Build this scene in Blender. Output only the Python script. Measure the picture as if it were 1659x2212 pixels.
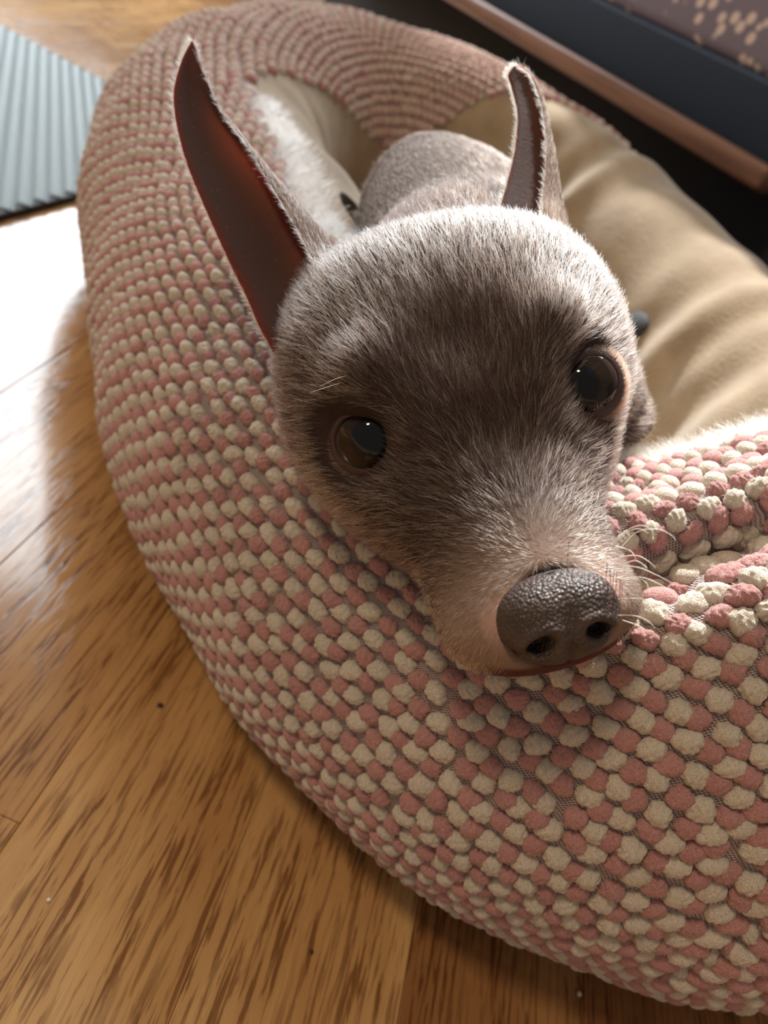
import bpy, bmesh, math, random
import numpy as np
from mathutils import Vector, Matrix
random.seed(7); rng = np.random.default_rng(7)
for o in list(bpy.data.objects): bpy.data.objects.remove(o)
scn = bpy.context.scene
col = scn.collection

# ------------------------------------------------------------------ camera
F_PX, CX, CY = 1662.0, 829.5, 1106.0
PIT, ROL, CAM_H = math.radians(34), math.radians(28), 0.28
Fv = np.array([0, math.cos(PIT), -math.sin(PIT)])
U0 = np.array([0, math.sin(PIT), math.cos(PIT)]); R0 = np.array([1.0, 0, 0])
Rv = math.cos(ROL)*R0 + math.sin(ROL)*U0
Uv = math.cos(ROL)*U0 - math.sin(ROL)*R0
CAM = np.array([0, 0, CAM_H])
cd = bpy.data.cameras.new('camera'); cam = bpy.data.objects.new('camera', cd); col.objects.link(cam)
cd.sensor_fit = 'VERTICAL'; cd.sensor_height = 36.0; cd.lens = 36.0*F_PX/2212.0
cd.clip_start = 0.01; cd.clip_end = 50
m = Matrix.Identity(4)
for i in range(3):
    m[i][0], m[i][1], m[i][2], m[i][3] = Rv[i], Uv[i], -Fv[i], CAM[i]
cam.matrix_world = m
cd.dof.use_dof = True; cd.dof.focus_distance = 0.196; cd.dof.aperture_fstop = 12.5
scn.camera = cam

# ------------------------------------------------------------------ world, sun, window light, exposure
w = bpy.data.worlds.new('room_fill'); scn.world = w; w.use_nodes = True
w.node_tree.nodes['Background'].inputs[0].default_value = (0.84, 0.73, 0.61, 1)
w.node_tree.nodes['Background'].inputs[1].default_value = 0.33
SUN_AZ, SUN_EL = math.radians(-15), math.radians(49)
Ldir = Vector((math.sin(SUN_AZ)*math.cos(SUN_EL), math.cos(SUN_AZ)*math.cos(SUN_EL), math.sin(SUN_EL)))
sd = bpy.data.lights.new('sun', 'SUN'); sd.energy = 8.5; sd.angle = math.radians(1.5); sd.color = (1.0, 0.97, 0.92)
sun = bpy.data.objects.new('sun', sd); col.objects.link(sun)
sun.rotation_euler = Ldir.to_track_quat('Z', 'Y').to_euler()
for wx, ww, en in ((-1.975, 1.55, 125), (0.06, 1.46, 125)):
    ad = bpy.data.lights.new('window_daylight', 'AREA'); ad.shape = 'RECTANGLE'; ad.size = ww; ad.size_y = 2.6; ad.energy = en; ad.color = (0.86, 0.94, 1.0)
    wl = bpy.data.objects.new('window_daylight', ad); col.objects.link(wl)
    wl.location = (wx, 2.49, 1.45); wl.rotation_euler = (math.radians(-90), 0, 0)
ld = bpy.data.lights.new('ceiling_lamp', 'AREA'); ld.shape = 'DISK'; ld.size = 0.35; ld.energy = 17; ld.color = (1.0, 0.78, 0.52)
lamp = bpy.data.objects.new('ceiling_lamp', ld); col.objects.link(lamp); lamp.location = (-1.1, -0.5, 2.1)
lamp.rotation_euler = (Vector((-1.1, -0.5, 2.1))-Vector((-0.1, 0.2, 0))).to_track_quat('Z', 'Y').to_euler()
vs = scn.view_settings
vs.view_transform = 'Standard'; vs.look = 'None'; vs.exposure = 0.0; vs.gamma = 1.0; vs.use_curve_mapping = False

# ------------------------------------------------------------------ helpers
def P(x, y, d):
    """pixel and depth along the view axis -> world point"""
    return CAM + (Fv + Rv*(x-CX)/F_PX - Uv*(y-CY)/F_PX)*d
def proj(Q):
    q = np.asarray(Q)-CAM; d = q@Fv
    return CX+F_PX*(q@Rv)/d, CY-F_PX*(q@Uv)/d, d
def nrm(v):
    v = np.asarray(v, float); return v/np.maximum(np.linalg.norm(v, axis=-1, keepdims=True), 1e-12)
def sstep(a, b, x):
    t = np.clip((np.asarray(x, float)-a)/(b-a), 0, 1); return t*t*(3-2*t)
def cr(pts, n, closed=False):
    """Catmull-Rom samples"""
    p = np.asarray(pts, float); k = len(p); out = []
    t = np.linspace(0, k if closed else k-1, n, endpoint=not closed)
    for u in t:
        i = int(math.floor(u)); f = u-i
        if not closed and i >= k-1: i, f = k-2, 1.0
        g = (lambda j: p[j % k]) if closed else (lambda j: p[min(max(j, 0), k-1)])
        a, b, c, d = g(i-1), g(i), g(i+1), g(i+2)
        out.append(0.5*((2*b)+(c-a)*f+(2*a-5*b+4*c-d)*f*f+(3*b-a-3*c+d)*f**3))
    return np.array(out)
def mesh_from(name, verts, faces, smooth=True):
    me = bpy.data.meshes.new(name)
    me.from_pydata([tuple(map(float, v)) for v in verts], [], [tuple(map(int, f)) for f in faces])
    if smooth: me.polygons.foreach_set('use_smooth', [True]*len(me.polygons))
    me.update(); return me
def link(name, me, mat=None, parent=None):
    o = bpy.data.objects.new(name, me); col.objects.link(o)
    if mat is not None and hasattr(me, 'materials') and len(me.materials) == 0: me.materials.append(mat)
    if parent is not None: attach(o, parent)
    return o
LOC = {}
def attach(o, parent):
    o.parent = parent
    o.matrix_parent_inverse = Matrix.Translation(-LOC.get(parent.name, Vector((0, 0, 0))))
def empty(name, loc, label, cat, group=None):
    o = bpy.data.objects.new(name, None); col.objects.link(o); o.location = loc; o.empty_display_size = 0.02
    LOC[o.name] = Vector(loc); tag(o, label, cat, group); return o
def tag(o, label, cat, group=None):
    o['label'] = label; o['category'] = cat
    if group: o['group'] = group
def struct(name, me, mat):
    o = link(name, me, mat); o['kind'] = 'structure'; return o
def grid_faces(nu, nv, wrap_u=False, wrap_v=False):
    f = []
    for i in range(nu if wrap_u else nu-1):
        for j in range(nv if wrap_v else nv-1):
            a, b = i*nv+j, ((i+1) % nu)*nv+j
            c, d = ((i+1) % nu)*nv+(j+1) % nv, i*nv+(j+1) % nv
            f.append((a, b, c, d))
    return f
def box_mesh(name, sx, sy, sz, bev=0.0, seg=2):
    bm = bmesh.new(); bmesh.ops.create_cube(bm, size=1.0)
    bmesh.ops.scale(bm, vec=(sx, sy, sz), verts=bm.verts)
    if bev: bmesh.ops.bevel(bm, geom=list(bm.edges), offset=bev, segments=seg, affect='EDGES', profile=0.5)
    me = bpy.data.meshes.new(name); bm.to_mesh(me); bm.free(); return me
def set_uv(me, uv):
    l = me.uv_layers.new(name='UVMap'); idx = np.empty(len(me.loops), int); me.loops.foreach_get('vertex_index', idx)
    l.data.foreach_set('uv', np.asarray(uv, float)[idx].ravel())
def set_col(me, name, c, domain='POINT'):
    a = me.attributes.new(name, 'FLOAT_COLOR', domain)
    c = np.asarray(c, np.float32); c4 = np.ones((len(c), 4), np.float32); c4[:, :3] = c
    a.data.foreach_set('color', c4.ravel())

# ------------------------------------------------------------------ material helpers
class NT:
    def __init__(s, name):
        s.m = bpy.data.materials.new(name); s.m.use_nodes = True; s.t = s.m.node_tree
        s.b = s.t.nodes['Principled BSDF']; s.out = s.t.nodes['Material Output']
    def n(s, typ, **kw):
        nd = s.t.nodes.new(typ)
        for k, v in kw.items():
            if k.startswith('i_'):
                key = k[2:]; key = int(key) if key.isdigit() else key.replace('_', ' ')
                nd.inputs[key].default_value = v
            else: setattr(nd, k, v)
        return nd
    def l(s, a, b): s.t.links.new(a, b); return s
    def ramp(s, src, stops):
        r = s.n('ShaderNodeValToRGB'); e = r.color_ramp.elements
        while len(e) < len(stops): e.new(0.5)
        for x, (p, c) in zip(e, stops): x.position = p; x.color = (*c, 1) if len(c) == 3 else c
        s.l(src, r.inputs[0]); return r.outputs[0]
    def math(s, op, a, b=None):
        nd = s.n('ShaderNodeMath', operation=op)
        for k, v in enumerate([a, b]):
            if v is None: continue
            if isinstance(v, (int, float)): nd.inputs[k].default_value = v
            else: s.l(v, nd.inputs[k])
        return nd.outputs[0]
    def mix(s, fac, a, b, mode='MIX'):
        nd = s.n('ShaderNodeMix', data_type='RGBA', blend_type=mode)
        for k, v in ((0, fac), (6, a), (7, b)):
            if isinstance(v, (int, float)): nd.inputs[k].default_value = v
            elif isinstance(v, tuple): nd.inputs[k].default_value = (*v, 1)
            else: s.l(v, nd.inputs[k])
        return nd.outputs[2]
    def bump(s, hgt, strength=0.5, dist=0.001):
        nd = s.n('ShaderNodeBump'); nd.inputs['Strength'].default_value = strength; nd.inputs['Distance'].default_value = dist
        s.l(hgt, nd.inputs['Height']); s.l(nd.outputs[0], s.b.inputs['Normal']); return nd
    def set(s, **kw):
        for k, v in kw.items():
            s.b.inputs[k.replace('_', ' ')].default_value = v
        return s
def plain(name, c, rough=0.6, **kw):
    t = NT(name); t.set(Base_Color=(*c, 1), Roughness=rough, **kw); return t.m

def wood_mat():
    t = NT('oak_laminate')
    tc = t.n('ShaderNodeTexCoord'); oi = t.n('ShaderNodeObjectInfo')
    # object coords (metres, grain along local Y), shifted per plank
    add = t.n('ShaderNodeVectorMath', operation='ADD'); sc = t.n('ShaderNodeVectorMath', operation='SCALE'); sc.inputs['Scale'].default_value = 7.0
    comb = t.n('ShaderNodeCombineXYZ'); t.l(oi.outputs['Random'], comb.inputs[0]); t.l(oi.outputs['Random'], comb.inputs[1]); t.l(oi.outputs['Random'], comb.inputs[2])
    t.l(comb.outputs[0], sc.inputs[0]); t.l(tc.outputs['Object'], add.inputs[0]); t.l(sc.outputs[0], add.inputs[1])
    def mp(scale):
        q = t.n('ShaderNodeMapping'); q.inputs['Scale'].default_value = scale; t.l(add.outputs[0], q.inputs[0]); return q.outputs[0]
    big = t.n('ShaderNodeTexNoise', i_Scale=1.0, i_Detail=3.0); t.l(mp((26, 3.2, 1)), big.inputs[0])
    base = t.ramp(big.outputs[0], [(0.3, (0.50, 0.265, 0.098)), (0.5, (0.64, 0.37, 0.15)), (0.72, (0.74, 0.46, 0.20))])
    # pores: short dark dashes along grain
    po = t.n('ShaderNodeTexNoise', i_Scale=1.0, i_Detail=4.0, i_Roughness=0.6, i_Distortion=0.25); t.l(mp((620, 34, 1)), po.inputs[0])
    pm = t.ramp(po.outputs[0], [(0.50, (0, 0, 0)), (0.57, (1, 1, 1))])
    # where cathedral figure is dense
    fg = t.n('ShaderNodeTexNoise', i_Scale=1.0, i_Detail=2.0, i_Distortion=0.8); t.l(mp((95, 11, 1)), fg.inputs[0])
    fm = t.ramp(fg.outputs[0], [(0.38, (0.22,)*3), (0.58, (1, 1, 1))])
    mul = t.math('MULTIPLY', pm, fm)
    c1 = t.mix(t.math('MULTIPLY', mul, 0.92), base, (0.13, 0.048, 0.016))
    c2 = t.mix(t.math('MULTIPLY', fm, 0.35), c1, (0.33, 0.145, 0.045))
    # plank-to-plank tone
    tone = t.n('ShaderNodeMapRange'); tone.inputs['To Min'].default_value = 0.0; tone.inputs['To Max'].default_value = 1.0; 
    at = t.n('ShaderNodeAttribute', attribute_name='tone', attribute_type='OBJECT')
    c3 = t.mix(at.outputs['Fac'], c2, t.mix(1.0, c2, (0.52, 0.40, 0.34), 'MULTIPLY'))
    t.l(c3, t.b.inputs['Base Color'])
    sm = t.n('ShaderNodeTexNoise', i_Scale=14.0, i_Detail=4.0); t.l(tc.outputs['Object'], sm.inputs[0])
    rr = t.n('ShaderNodeMapRange'); rr.inputs['To Min'].default_value = 0.10; rr.inputs['To Max'].default_value = 0.22; t.l(sm.outputs[0], rr.inputs[0]); t.l(rr.outputs[0], t.b.inputs['Roughness'])
    t.set(Specular_IOR_Level=1.0)
    t.bump(t.math('SUBTRACT', 1.0, mul), 0.12, 0.0004)
    return t.m
M_WOOD = wood_mat()

# ------------------------------------------------------------------ the setting
PL_AZ = math.radians(-4.0)     # plank direction
px_dir = Vector((math.cos(PL_AZ), -math.sin(PL_AZ), 0)); py_dir = Vector((math.sin(PL_AZ), math.cos(PL_AZ), 0))
me = box_mesh('floor', 7.0, 6.0, 0.02); floor = struct('floor', me, M_WOOD)
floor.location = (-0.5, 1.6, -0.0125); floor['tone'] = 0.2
SW = 0.0745; org = Vector((0.0865, 0.16, 0))    # a known joint: light plank left, dark plank right
plank_cache = {}
def plank(k, y0, L, tone):
    key = round(L, 3)
    if key not in plank_cache:
        plank_cache[key] = box_mesh('plank', SW-0.0002, key-0.0002, 0.012, 0.0003, 1); plank_cache[key].materials.append(M_WOOD)
    o = bpy.data.objects.new('plank', plank_cache[key]); col.objects.link(o)
    c = org + px_dir*((k+0.5)*SW) + py_dir*(y0+key/2)
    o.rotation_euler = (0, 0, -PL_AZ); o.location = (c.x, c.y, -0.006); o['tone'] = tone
    o.parent = floor; o.matrix_parent_inverse = Matrix.Translation(Vector((0.5, -1.6, 0.0125)))
rp = random.Random(3)
for k in range(-26, 9):
    y = -0.55 - rp.random()*0.3
    while y < 2.35:
        L = rp.choice([0.30, 0.36, 0.42, 0.50, 0.62]); tone = rp.choice([0, 0.1, 0.25, 0.4, 0.65])
        if k == -3 and y < -0.05 and y+L >= -0.05: L = max(0.05, round(-0.014-y, 3)); tone = 0.05      # end joint seen at lower left
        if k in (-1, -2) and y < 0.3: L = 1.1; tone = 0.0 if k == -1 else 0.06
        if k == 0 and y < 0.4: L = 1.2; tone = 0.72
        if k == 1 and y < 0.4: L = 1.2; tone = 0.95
        L = round(L, 3); plank(k, y, L, tone); y += L

M_WALL = plain('painted_wall', (0.72, 0.69, 0.64), 0.8)
# unseen back wall, its two unglazed openings shaped to place sun and floor reflections
WZ1, WY = 3.05, 2.35
WINS = [(-0.645, 0.80, 0.10), (-2.75, -1.20, 0.48)]      # the one the sun falls through, the one mirrored in the floor
def boxes_mesh(name, boxes):
    bm = bmesh.new()
    for (x0, x1, y0, y1, z0, z1) in boxes:
        r = bmesh.ops.create_cube(bm, size=1.0)
        bmesh.ops.scale(bm, vec=(x1-x0, y1-y0, z1-z0), verts=r['verts'])
        bmesh.ops.translate(bm, vec=((x0+x1)/2, (y0+y1)/2, (z0+z1)/2), verts=r['verts'])
    me = bpy.data.meshes.new(name); bm.to_mesh(me); bm.free(); return me
struct('wall_back', boxes_mesh('wall_back', [(-4, WINS[1][0], WY, WY+.1, -.002, 3.2), (WINS[1][1], WINS[0][0], WY, WY+.1, -.002, 3.2), (WINS[0][1], 3, WY, WY+.1, -.002, 3.2)]+
       [(a, b, WY, WY+.1, WZ1, 3.2) for a, b, c in WINS]+[(a, b, WY, WY+.1, -.002, c) for a, b, c in WINS]), M_WALL)
M_FRAME = plain('window_frame_white', (0.8, 0.8, 0.78), 0.4)
for k, (a, b, WZ0) in enumerate(WINS):
    struct('window_%d' % (k+1), boxes_mesh('window_%d' % (k+1), [(a, a+.05, WY+.02, WY+.07, WZ0, WZ1), (b-.05, b, WY+.02, WY+.07, WZ0, WZ1), (a, b, WY+.02, WY+.07, WZ0, WZ0+.06), (a, b, WY+.02, WY+.07, WZ1-.05, WZ1)]), M_FRAME)

# ------------------------------------------------------------------ mat
def make_mat():
    W, D, T = 0.62, 0.62, 0.008
    x1, y1 = -0.362, 0.957
    root = empty('rubber_mat', (x1-W/2, y1-D/2, 0), 'pale grey-blue ribbed rubber mat lying flat on the oak floor', 'mat')
    base = box_mesh('mat_base', W, D, 0.006, 0.001, 1)
    b = link('mat_base', base, plain('black_rubber', (0.015, 0.015, 0.017), 0.7), root); b.location = (x1-W/2, y1-D/2, 0.003)
    b['label'] = 'black rubber underside showing along the edge'
    t = NT('pale_ribbed_vinyl'); t.set(Base_Color=(0.25, 0.32, 0.35, 1), Roughness=0.42); mm = t.m
    # ribs: rows of overlapping shells running diagonally across the mat
    dr = np.array([-0.575, 0.818]); pr = np.array([0.818, 0.575]); wrib = 0.0122; pit = 0.0052; nv = 6
    x0, y0 = x1-W, y1-D; cx_, cy_ = x1-W/2, y1-D/2
    for r in range(-42, 43):
        o0 = np.array([cx_, cy_])+pr*(r*wrib)
        lo_, hi_ = -9.0, 9.0
        for ax, (mn, mx) in enumerate(((x0+.004, x1-.004), (y0+.004, y1-.004))):
            ta, tb = (mn-o0[ax])/dr[ax], (mx-o0[ax])/dr[ax]; lo_, hi_ = max(lo_, min(ta, tb)), min(hi_, max(ta, tb))
        n = int((hi_-lo_)/pit)
        if n < 3: continue
        V = []
        for i in range(n*4+1):
            t_ = lo_+i*pit/4; ph = (i % 4)/4.0; hgt = 0.0010+0.0018*ph
            for j in range(nv):
                v = j/(nv-1)*2-1; c = o0+dr*(t_-0.0016*(1-v*v))+pr*(v*wrib*0.485)
                c = np.clip(c, (x0, y0), (x1, y1))
                V.append((c[0]-cx_, c[1]-cy_, hgt*math.sqrt(max(0, 1-v**4))))
        rib = mesh_from('rib', V, grid_faces(n*4+1, nv)); rib.materials.append(mm)
        o = bpy.data.objects.new('rib', rib); col.objects.link(o); attach(o, root); o.location = (cx_, cy_, 0.006)
make_mat()

# ------------------------------------------------------------------ low bench behind the bed (wooden rail, navy frame, speckled cover)
def make_bench():
    A = P(930, -40, 1.05); B = P(1645, 388, 0.64)
    A[2] = B[2] = 0.247
    d = nrm((B-A)*[1, 1, 0]); L = float(np.linalg.norm((B-A)[:2]))
    ang = math.atan2(d[1], d[0]); nb = np.array([-d[1], d[0], 0]);
    if nb[1] < 0: nb = -nb
    A0 = A - d*0.5
    Lt = L+0.5
    root = empty('upholstered_bench', tuple((A0+d*Lt/2+nb*0.3)*[1, 1, 0]), 'dark navy bench with wooden lower rail and speckled mauve-grey cover, behind the dog bed', 'bench')
    def bar(name, mat, off, z0, z1, depth, ext0=0.0, ext1=0.0, bev=0.004):
        ln = Lt+ext0+ext1
        me = box_mesh(name, ln, depth, z1-z0, bev, 3)
        me.polygons.foreach_set('use_smooth', [True]*len(me.polygons))
        o = link(name, me, mat, root)
        c = A0 + d*((Lt+ext1-ext0)/2) + nb*(off+depth/2)
        o.location = (c[0], c[1], (z0+z1)/2); o.rotation_euler = (0, 0, ang); return o
    t = NT('worn_walnut'); tc = t.n('ShaderNodeTexCoord'); mp = t.n('ShaderNodeMapping'); mp.inputs['Scale'].default_value = (6, 120, 120); t.l(tc.outputs['Object'], mp.inputs[0])
    nz = t.n('ShaderNodeTexNoise', i_Scale=1.0, i_Detail=4.0); t.l(mp.outputs[0], nz.inputs[0])
    t.l(t.ramp(nz.outputs[0], [(0.3, (0.13, 0.06, 0.04)), (0.7, (0.30, 0.16, 0.11))]), t.b.inputs['Base Color']); t.set(Roughness=0.32)
    bar('wooden_rail', t.m, 0.0, 0.237, 0.258, 0.022, bev=0.005)
    navy = plain('navy_fabric', (0.007, 0.016, 0.036), 0.9)
    bar('navy_frame', navy, 0.022, 0.25, 0.312, 0.45, 0, 0.8, 0.006)
    t = NT('speckled_cover'); tc = t.n('ShaderNodeTexCoord'); vo = t.n('ShaderNodeTexVoronoi', i_Scale=64.0, i_Randomness=1.0); t.l(tc.outputs['Object'], vo.inputs[0])
    wn = t.n('ShaderNodeTexNoise', i_Scale=18.0, i_Detail=2.0); t.l(tc.outputs['Object'], wn.inputs[0])
    sp = t.ramp(t.math('ADD', vo.outputs['Distance'], t.math('MULTIPLY', wn.outputs[0], 0.15)), [(0.34, (1, 1, 1)), (0.44, (0, 0, 0))])
    t.l(t.mix(sp, (0.19, 0.165, 0.215), (0.66, 0.55, 0.50)), t.b.inputs['Base Color']); t.set(Roughness=0.9)
    bar('speckled_cover', t.m, 0.028, 0.310, 0.56, 0.42, 0, 0.8, 0.012)
    bar('gap_shadow_panel', plain('gap_shadow_dark', (0.012, 0.012, 0.014), 0.8), 0.07, 0.0, 0.252, 0.36, 0, 0.75, 0.004)  # dark panel added to stand for the shadow in the gap under the bench
make_bench()

# ------------------------------------------------------------------ head frame (needed by the bed's dent)
def cam_dir(x, y, z): return Rv*x + Uv*y - Fv*z          # x right, y up, z towards the camera
HX = nrm(cam_dir(0.966, 0.247, -0.07))
n0 = cam_dir(0.085, -0.685, 0.715); HY = nrm(n0-HX*(n0@HX)); HZ = np.cross(HY, HX)   # image-right, forward, up of the skull
HO = P(1031, 891, 0.2) - (HX*0 + HY*(-0.001) + HZ*0.006)
HM = np.stack([HX, HY, HZ], 1)
def H(p): return HO + (np.asarray(p, float)*0.001)@HM.T   # head mm -> world
def Hinv(q): return ((np.asarray(q)-HO)@HM)*1000.0
# body centre line (curled inside the bed), radius
BODY = [(H((0, -40, -12)), 0.038), (P(1000, 650, 0.270), 0.037), (P(1000, 590, 0.31), 0.038), (P(985, 530, 0.35), 0.041),
        (P(955, 500, 0.385), 0.043), (P(915, 485, 0.405), 0.043), (P(850, 500, 0.405), 0.034)]
SHOULDER = [(H((8, -50, -16)), 0.028), (P(1200, 830, 0.268), 0.025), (P(1280, 900, 0.280), 0.020), (P(1330, 985, 0.28), 0.016)]

# ------------------------------------------------------------------ dog bed
PATH = [  # x, y, horizontal radius, vertical radius, seam angle between tufts and lining
    (.157, .245, .094, .117, 106), (.133, .237, .090, .114, 106), (.104, .235, .087, .107, 104), (.072, .239, .085, .092, 98), (.041, .251, .085, .085, 92),
    (.009, .268, .085, .085, 88), (-.030, .297, .085, .085, 86), (-.083, .353, .085, .085, 84), (-.131, .422, .085, .085, 86), (-.190, .499, .085, .085, 90), (-.222, .550, .085, .086, 96),
    (-.246, .610, .083, .091, 118), (-.256, .690, .080, .098, 145), (-.240, .775, .075, .104, 165), (-.190, .840, .070, .109, 170), (-.115, .862, .066, .112, 150), (-.035, .832, .063, .113, 105),
    (.048, .760, .062, .110, 68), (.112, .670, .062, .107, 55), (.168, .570, .065, .104, 50), (.212, .470, .075, .102, 55), (.230, .375, .088, .106, 80), (.207, .290, .094, .116, 100)]
NS = 560
pp = cr(PATH, NS*4, True)
seg = np.linalg.norm(np.diff(np.r_[pp[:, :2], pp[:1, :2]], axis=0), axis=1); cum = np.r_[0, np.cumsum(seg)]
TOTAL = cum[-1]
def path_at(s):
    s = np.asarray(s) % TOTAL
    ext = np.r_[pp, pp[:1]]
    v = np.stack([np.interp(s, cum, ext[:, k]) for k in range(4)], -1)
    e = 0.004
    a = np.stack([np.interp((s-e) % TOTAL, cum, ext[:, k]) for k in range(2)], -1)
    b = np.stack([np.interp((s+e) % TOTAL, cum, ext[:, k]) for k in range(2)], -1)
    T = nrm(b-a); return v, T
cen = pp[:, :2].mean(0)
HEADSPH = [((0, 44, -20), 19), ((0, 30, -19), 22), ((0, 14, -19), 28), ((0, -4, -14), 37), ((0, -24, -10), 44), ((0, -42, -9), 43), ((0, -60, -10), 36)]
SPH_C = np.array([H(c) for c, r in HEADSPH]+[np.array(c) for c, r in BODY[1:]]); SPH_R = np.array([r*0.001 for c, r in HEADSPH]+[r for c, r in BODY[1:]])
def fnoise(p, seed=0):
    """cheap smooth value noise from sines"""
    r = np.random.default_rng(seed); o = np.zeros(len(p))
    for k in range(6):
        d = r.normal(size=3); o += np.sin(p@d*(1.0+0.35*k)+r.uniform(0, 6.28))
    return o/6.0
NH = len(HEADSPH)
HS_C = np.array([c for c, r in HEADSPH], float); HS_R = np.array([r for c, r in HEADSPH], float)
def dent(p):
    """the head presses the bolster down along its own chin direction; the body pushes the lining aside"""
    q = Hinv(p); d = np.linalg.norm(q[:, None, :2]-HS_C[None, :, :2], axis=2)
    low = np.where(d < HS_R[None], HS_C[None, :, 2]-np.sqrt(np.clip(HS_R[None]**2-d**2, 0, None)), HS_C[None, :, 2]+(d-HS_R[None])*5.0).min(1)
    near = (q[:, 2] > low-30) & (q[:, 2] < 140)
    k = 2.5; x = np.clip((q[:, 2]-low)/k, -30, 60)
    nz = q[:, 2]-k*np.log1p(np.exp(x))
    q[:, 2] = np.where(near, nz, q[:, 2])
    p = HO+(q*0.001)@HM.T
    C_, R_ = SPH_C[NH:], SPH_R[NH:]
    D = np.linalg.norm(p[:, None, :]-C_[None], axis=2)-R_[None]; i = D.argmin(1); dd = D.min(1)
    g = nrm(p-C_[i]); kk = 0.003; push = kk*np.log1p(np.exp(np.clip(-dd/kk, -30, 30)))
    push = np.where(p[:, 2] > 0.03, push, 0)
    return p+g*push[:, None]
# crease where the pressed bolster folds to the right of the muzzle
CREASE = CREASE2 = None
def seg_dist(p, poly):
    best = np.full(len(p), 9.0); 
    for a, b in zip(poly[:-1], poly[1:]):
        ab = b-a; t = np.clip(((p-a)@ab)/(ab@ab), 0, 1); best = np.minimum(best, np.linalg.norm(p-(a+t[:, None]*ab), axis=1))
    return best
def bed_surface(s, phi, off=0.0, dent_it=True):
    """s arc length, phi angle over the bolster (0 outer side, 90 top, 180 inner)"""
    v, T = path_at(s)
    N2 = np.stack([T[:, 1], -T[:, 0]], -1)
    sgn = np.where(((v[:, :2]-cen)*N2).sum(1) > 0, 1.0, -1.0)[:, None]; sgn = np.sign(np.median(sgn)); N2 = N2*sgn
    c, sn = np.cos(phi), np.sin(phi)
    ca = np.sign(c)*np.abs(c)**0.92; sa = np.sign(sn)*np.abs(sn)**0.92
    p = np.zeros((len(s), 3))
    p[:, :2] = v[:, :2]+N2*(v[:, 2]*ca)[:, None]
    p[:, 2] = v[:, 3]*0.99+v[:, 3]*sa
    nn = np.zeros_like(p); nn[:, :2] = N2*(c/v[:, 2])[:, None]; nn[:, 2] = sn/v[:, 3]; nn = nrm(nn)
    lump = fnoise(np.c_[p*22], 5)*0.0035
    p = p+nn*lump[:, None]
    if dent_it:
        d1 = seg_dist(p, CREASE) if CREASE is not None else np.full(len(p), 9.0); d2 = seg_dist(p, CREASE2) if CREASE is not None else d1
        p = p-nn*(0.017*np.exp(-(d1/0.0065)**2)-0.005*np.exp(-((d1-0.018)/0.009)**2))[:, None]-nn*(0.010*np.exp(-(d2/0.005)**2))[:, None]
        p = dent(p)
    return p+nn*off if off else p
def phi_seam(s):
    """where the tufted cover ends and the plush lining starts"""
    return np.radians(np.interp(np.asarray(s) % TOTAL, cum, np.r_[pp[:, 4], pp[0, 4]]))

def on_surface(pix):
    """points of the undented bolster seen at these pixels"""
    sg_, pg_ = np.meshgrid(np.r_[np.arange(TOTAL-0.12, TOTAL, 0.0015), np.arange(0, 0.14, 0.0015)], np.radians(np.arange(-30, 125, 0.8)), indexing='ij')
    q_ = bed_surface(sg_.ravel(), pg_.ravel(), 0.0, False); x_, y_, d_ = proj(q_); out = []
    for (a, b) in pix:
        e_ = np.hypot(x_-a, y_-b); ok = e_ < 14; i_ = np.where(ok)[0]
        out.append(q_[i_[d_[i_].argmin()]] if len(i_) else q_[e_.argmin()])
    return np.array(out)
CR1 = on_surface([(1300, 1240), (1400, 1212), (1480, 1190), (1560, 1170), (1640, 1145), (1655, 1135)])
CREASE2 = on_surface([(1350, 1262), (1420, 1250), (1490, 1262)])
CREASE = CR1
def weave_mat():
    t = NT('grey_pink_weave'); uv = t.n('ShaderNodeUVMap'); sp = t.n('ShaderNodeSeparateXYZ'); t.l(uv.outputs[0], sp.inputs[0])
    k = 2*math.pi/0.0011
    a = t.math('SINE', t.math('MULTIPLY', sp.outputs[0], k)); b = t.math('SINE', t.math('MULTIPLY', sp.outputs[1], k))
    hgt = t.math('MULTIPLY', a, b)
    f = t.n('ShaderNodeMapRange'); f.inputs['From Min'].default_value = -0.7; f.inputs['From Max'].default_value = 0.5; t.l(hgt, f.inputs[0])
    t.l(t.mix(f.outputs[0], (0.13, 0.105, 0.11), (0.50, 0.40, 0.38)), t.b.inputs['Base Color']); t.set(Roughness=0.9)
    t.bump(hgt, 0.6, 0.0004); return t.m
def plush_mat():
    t = NT('tan_plush'); tc = t.n('ShaderNodeTexCoord')
    nz = t.n('ShaderNodeTexNoise', i_Scale=38.0, i_Detail=4.0); t.l(tc.outputs['Object'], nz.inputs[0])
    t.l(t.ramp(nz.outputs[0], [(0.3, (0.27, 0.20, 0.13)), (0.7, (0.38, 0.29, 0.195))]), t.b.inputs['Base Color'])
    t.set(Roughness=0.95, Sheen_Weight=0.35, Sheen_Roughness=0.4)
    n2 = t.n('ShaderNodeTexNoise', i_Scale=420.0, i_Detail=3.0); t.l(tc.outputs['Object'], n2.inputs[0]); t.bump(n2.outputs[0], 0.6, 0.001); return t.m
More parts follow.
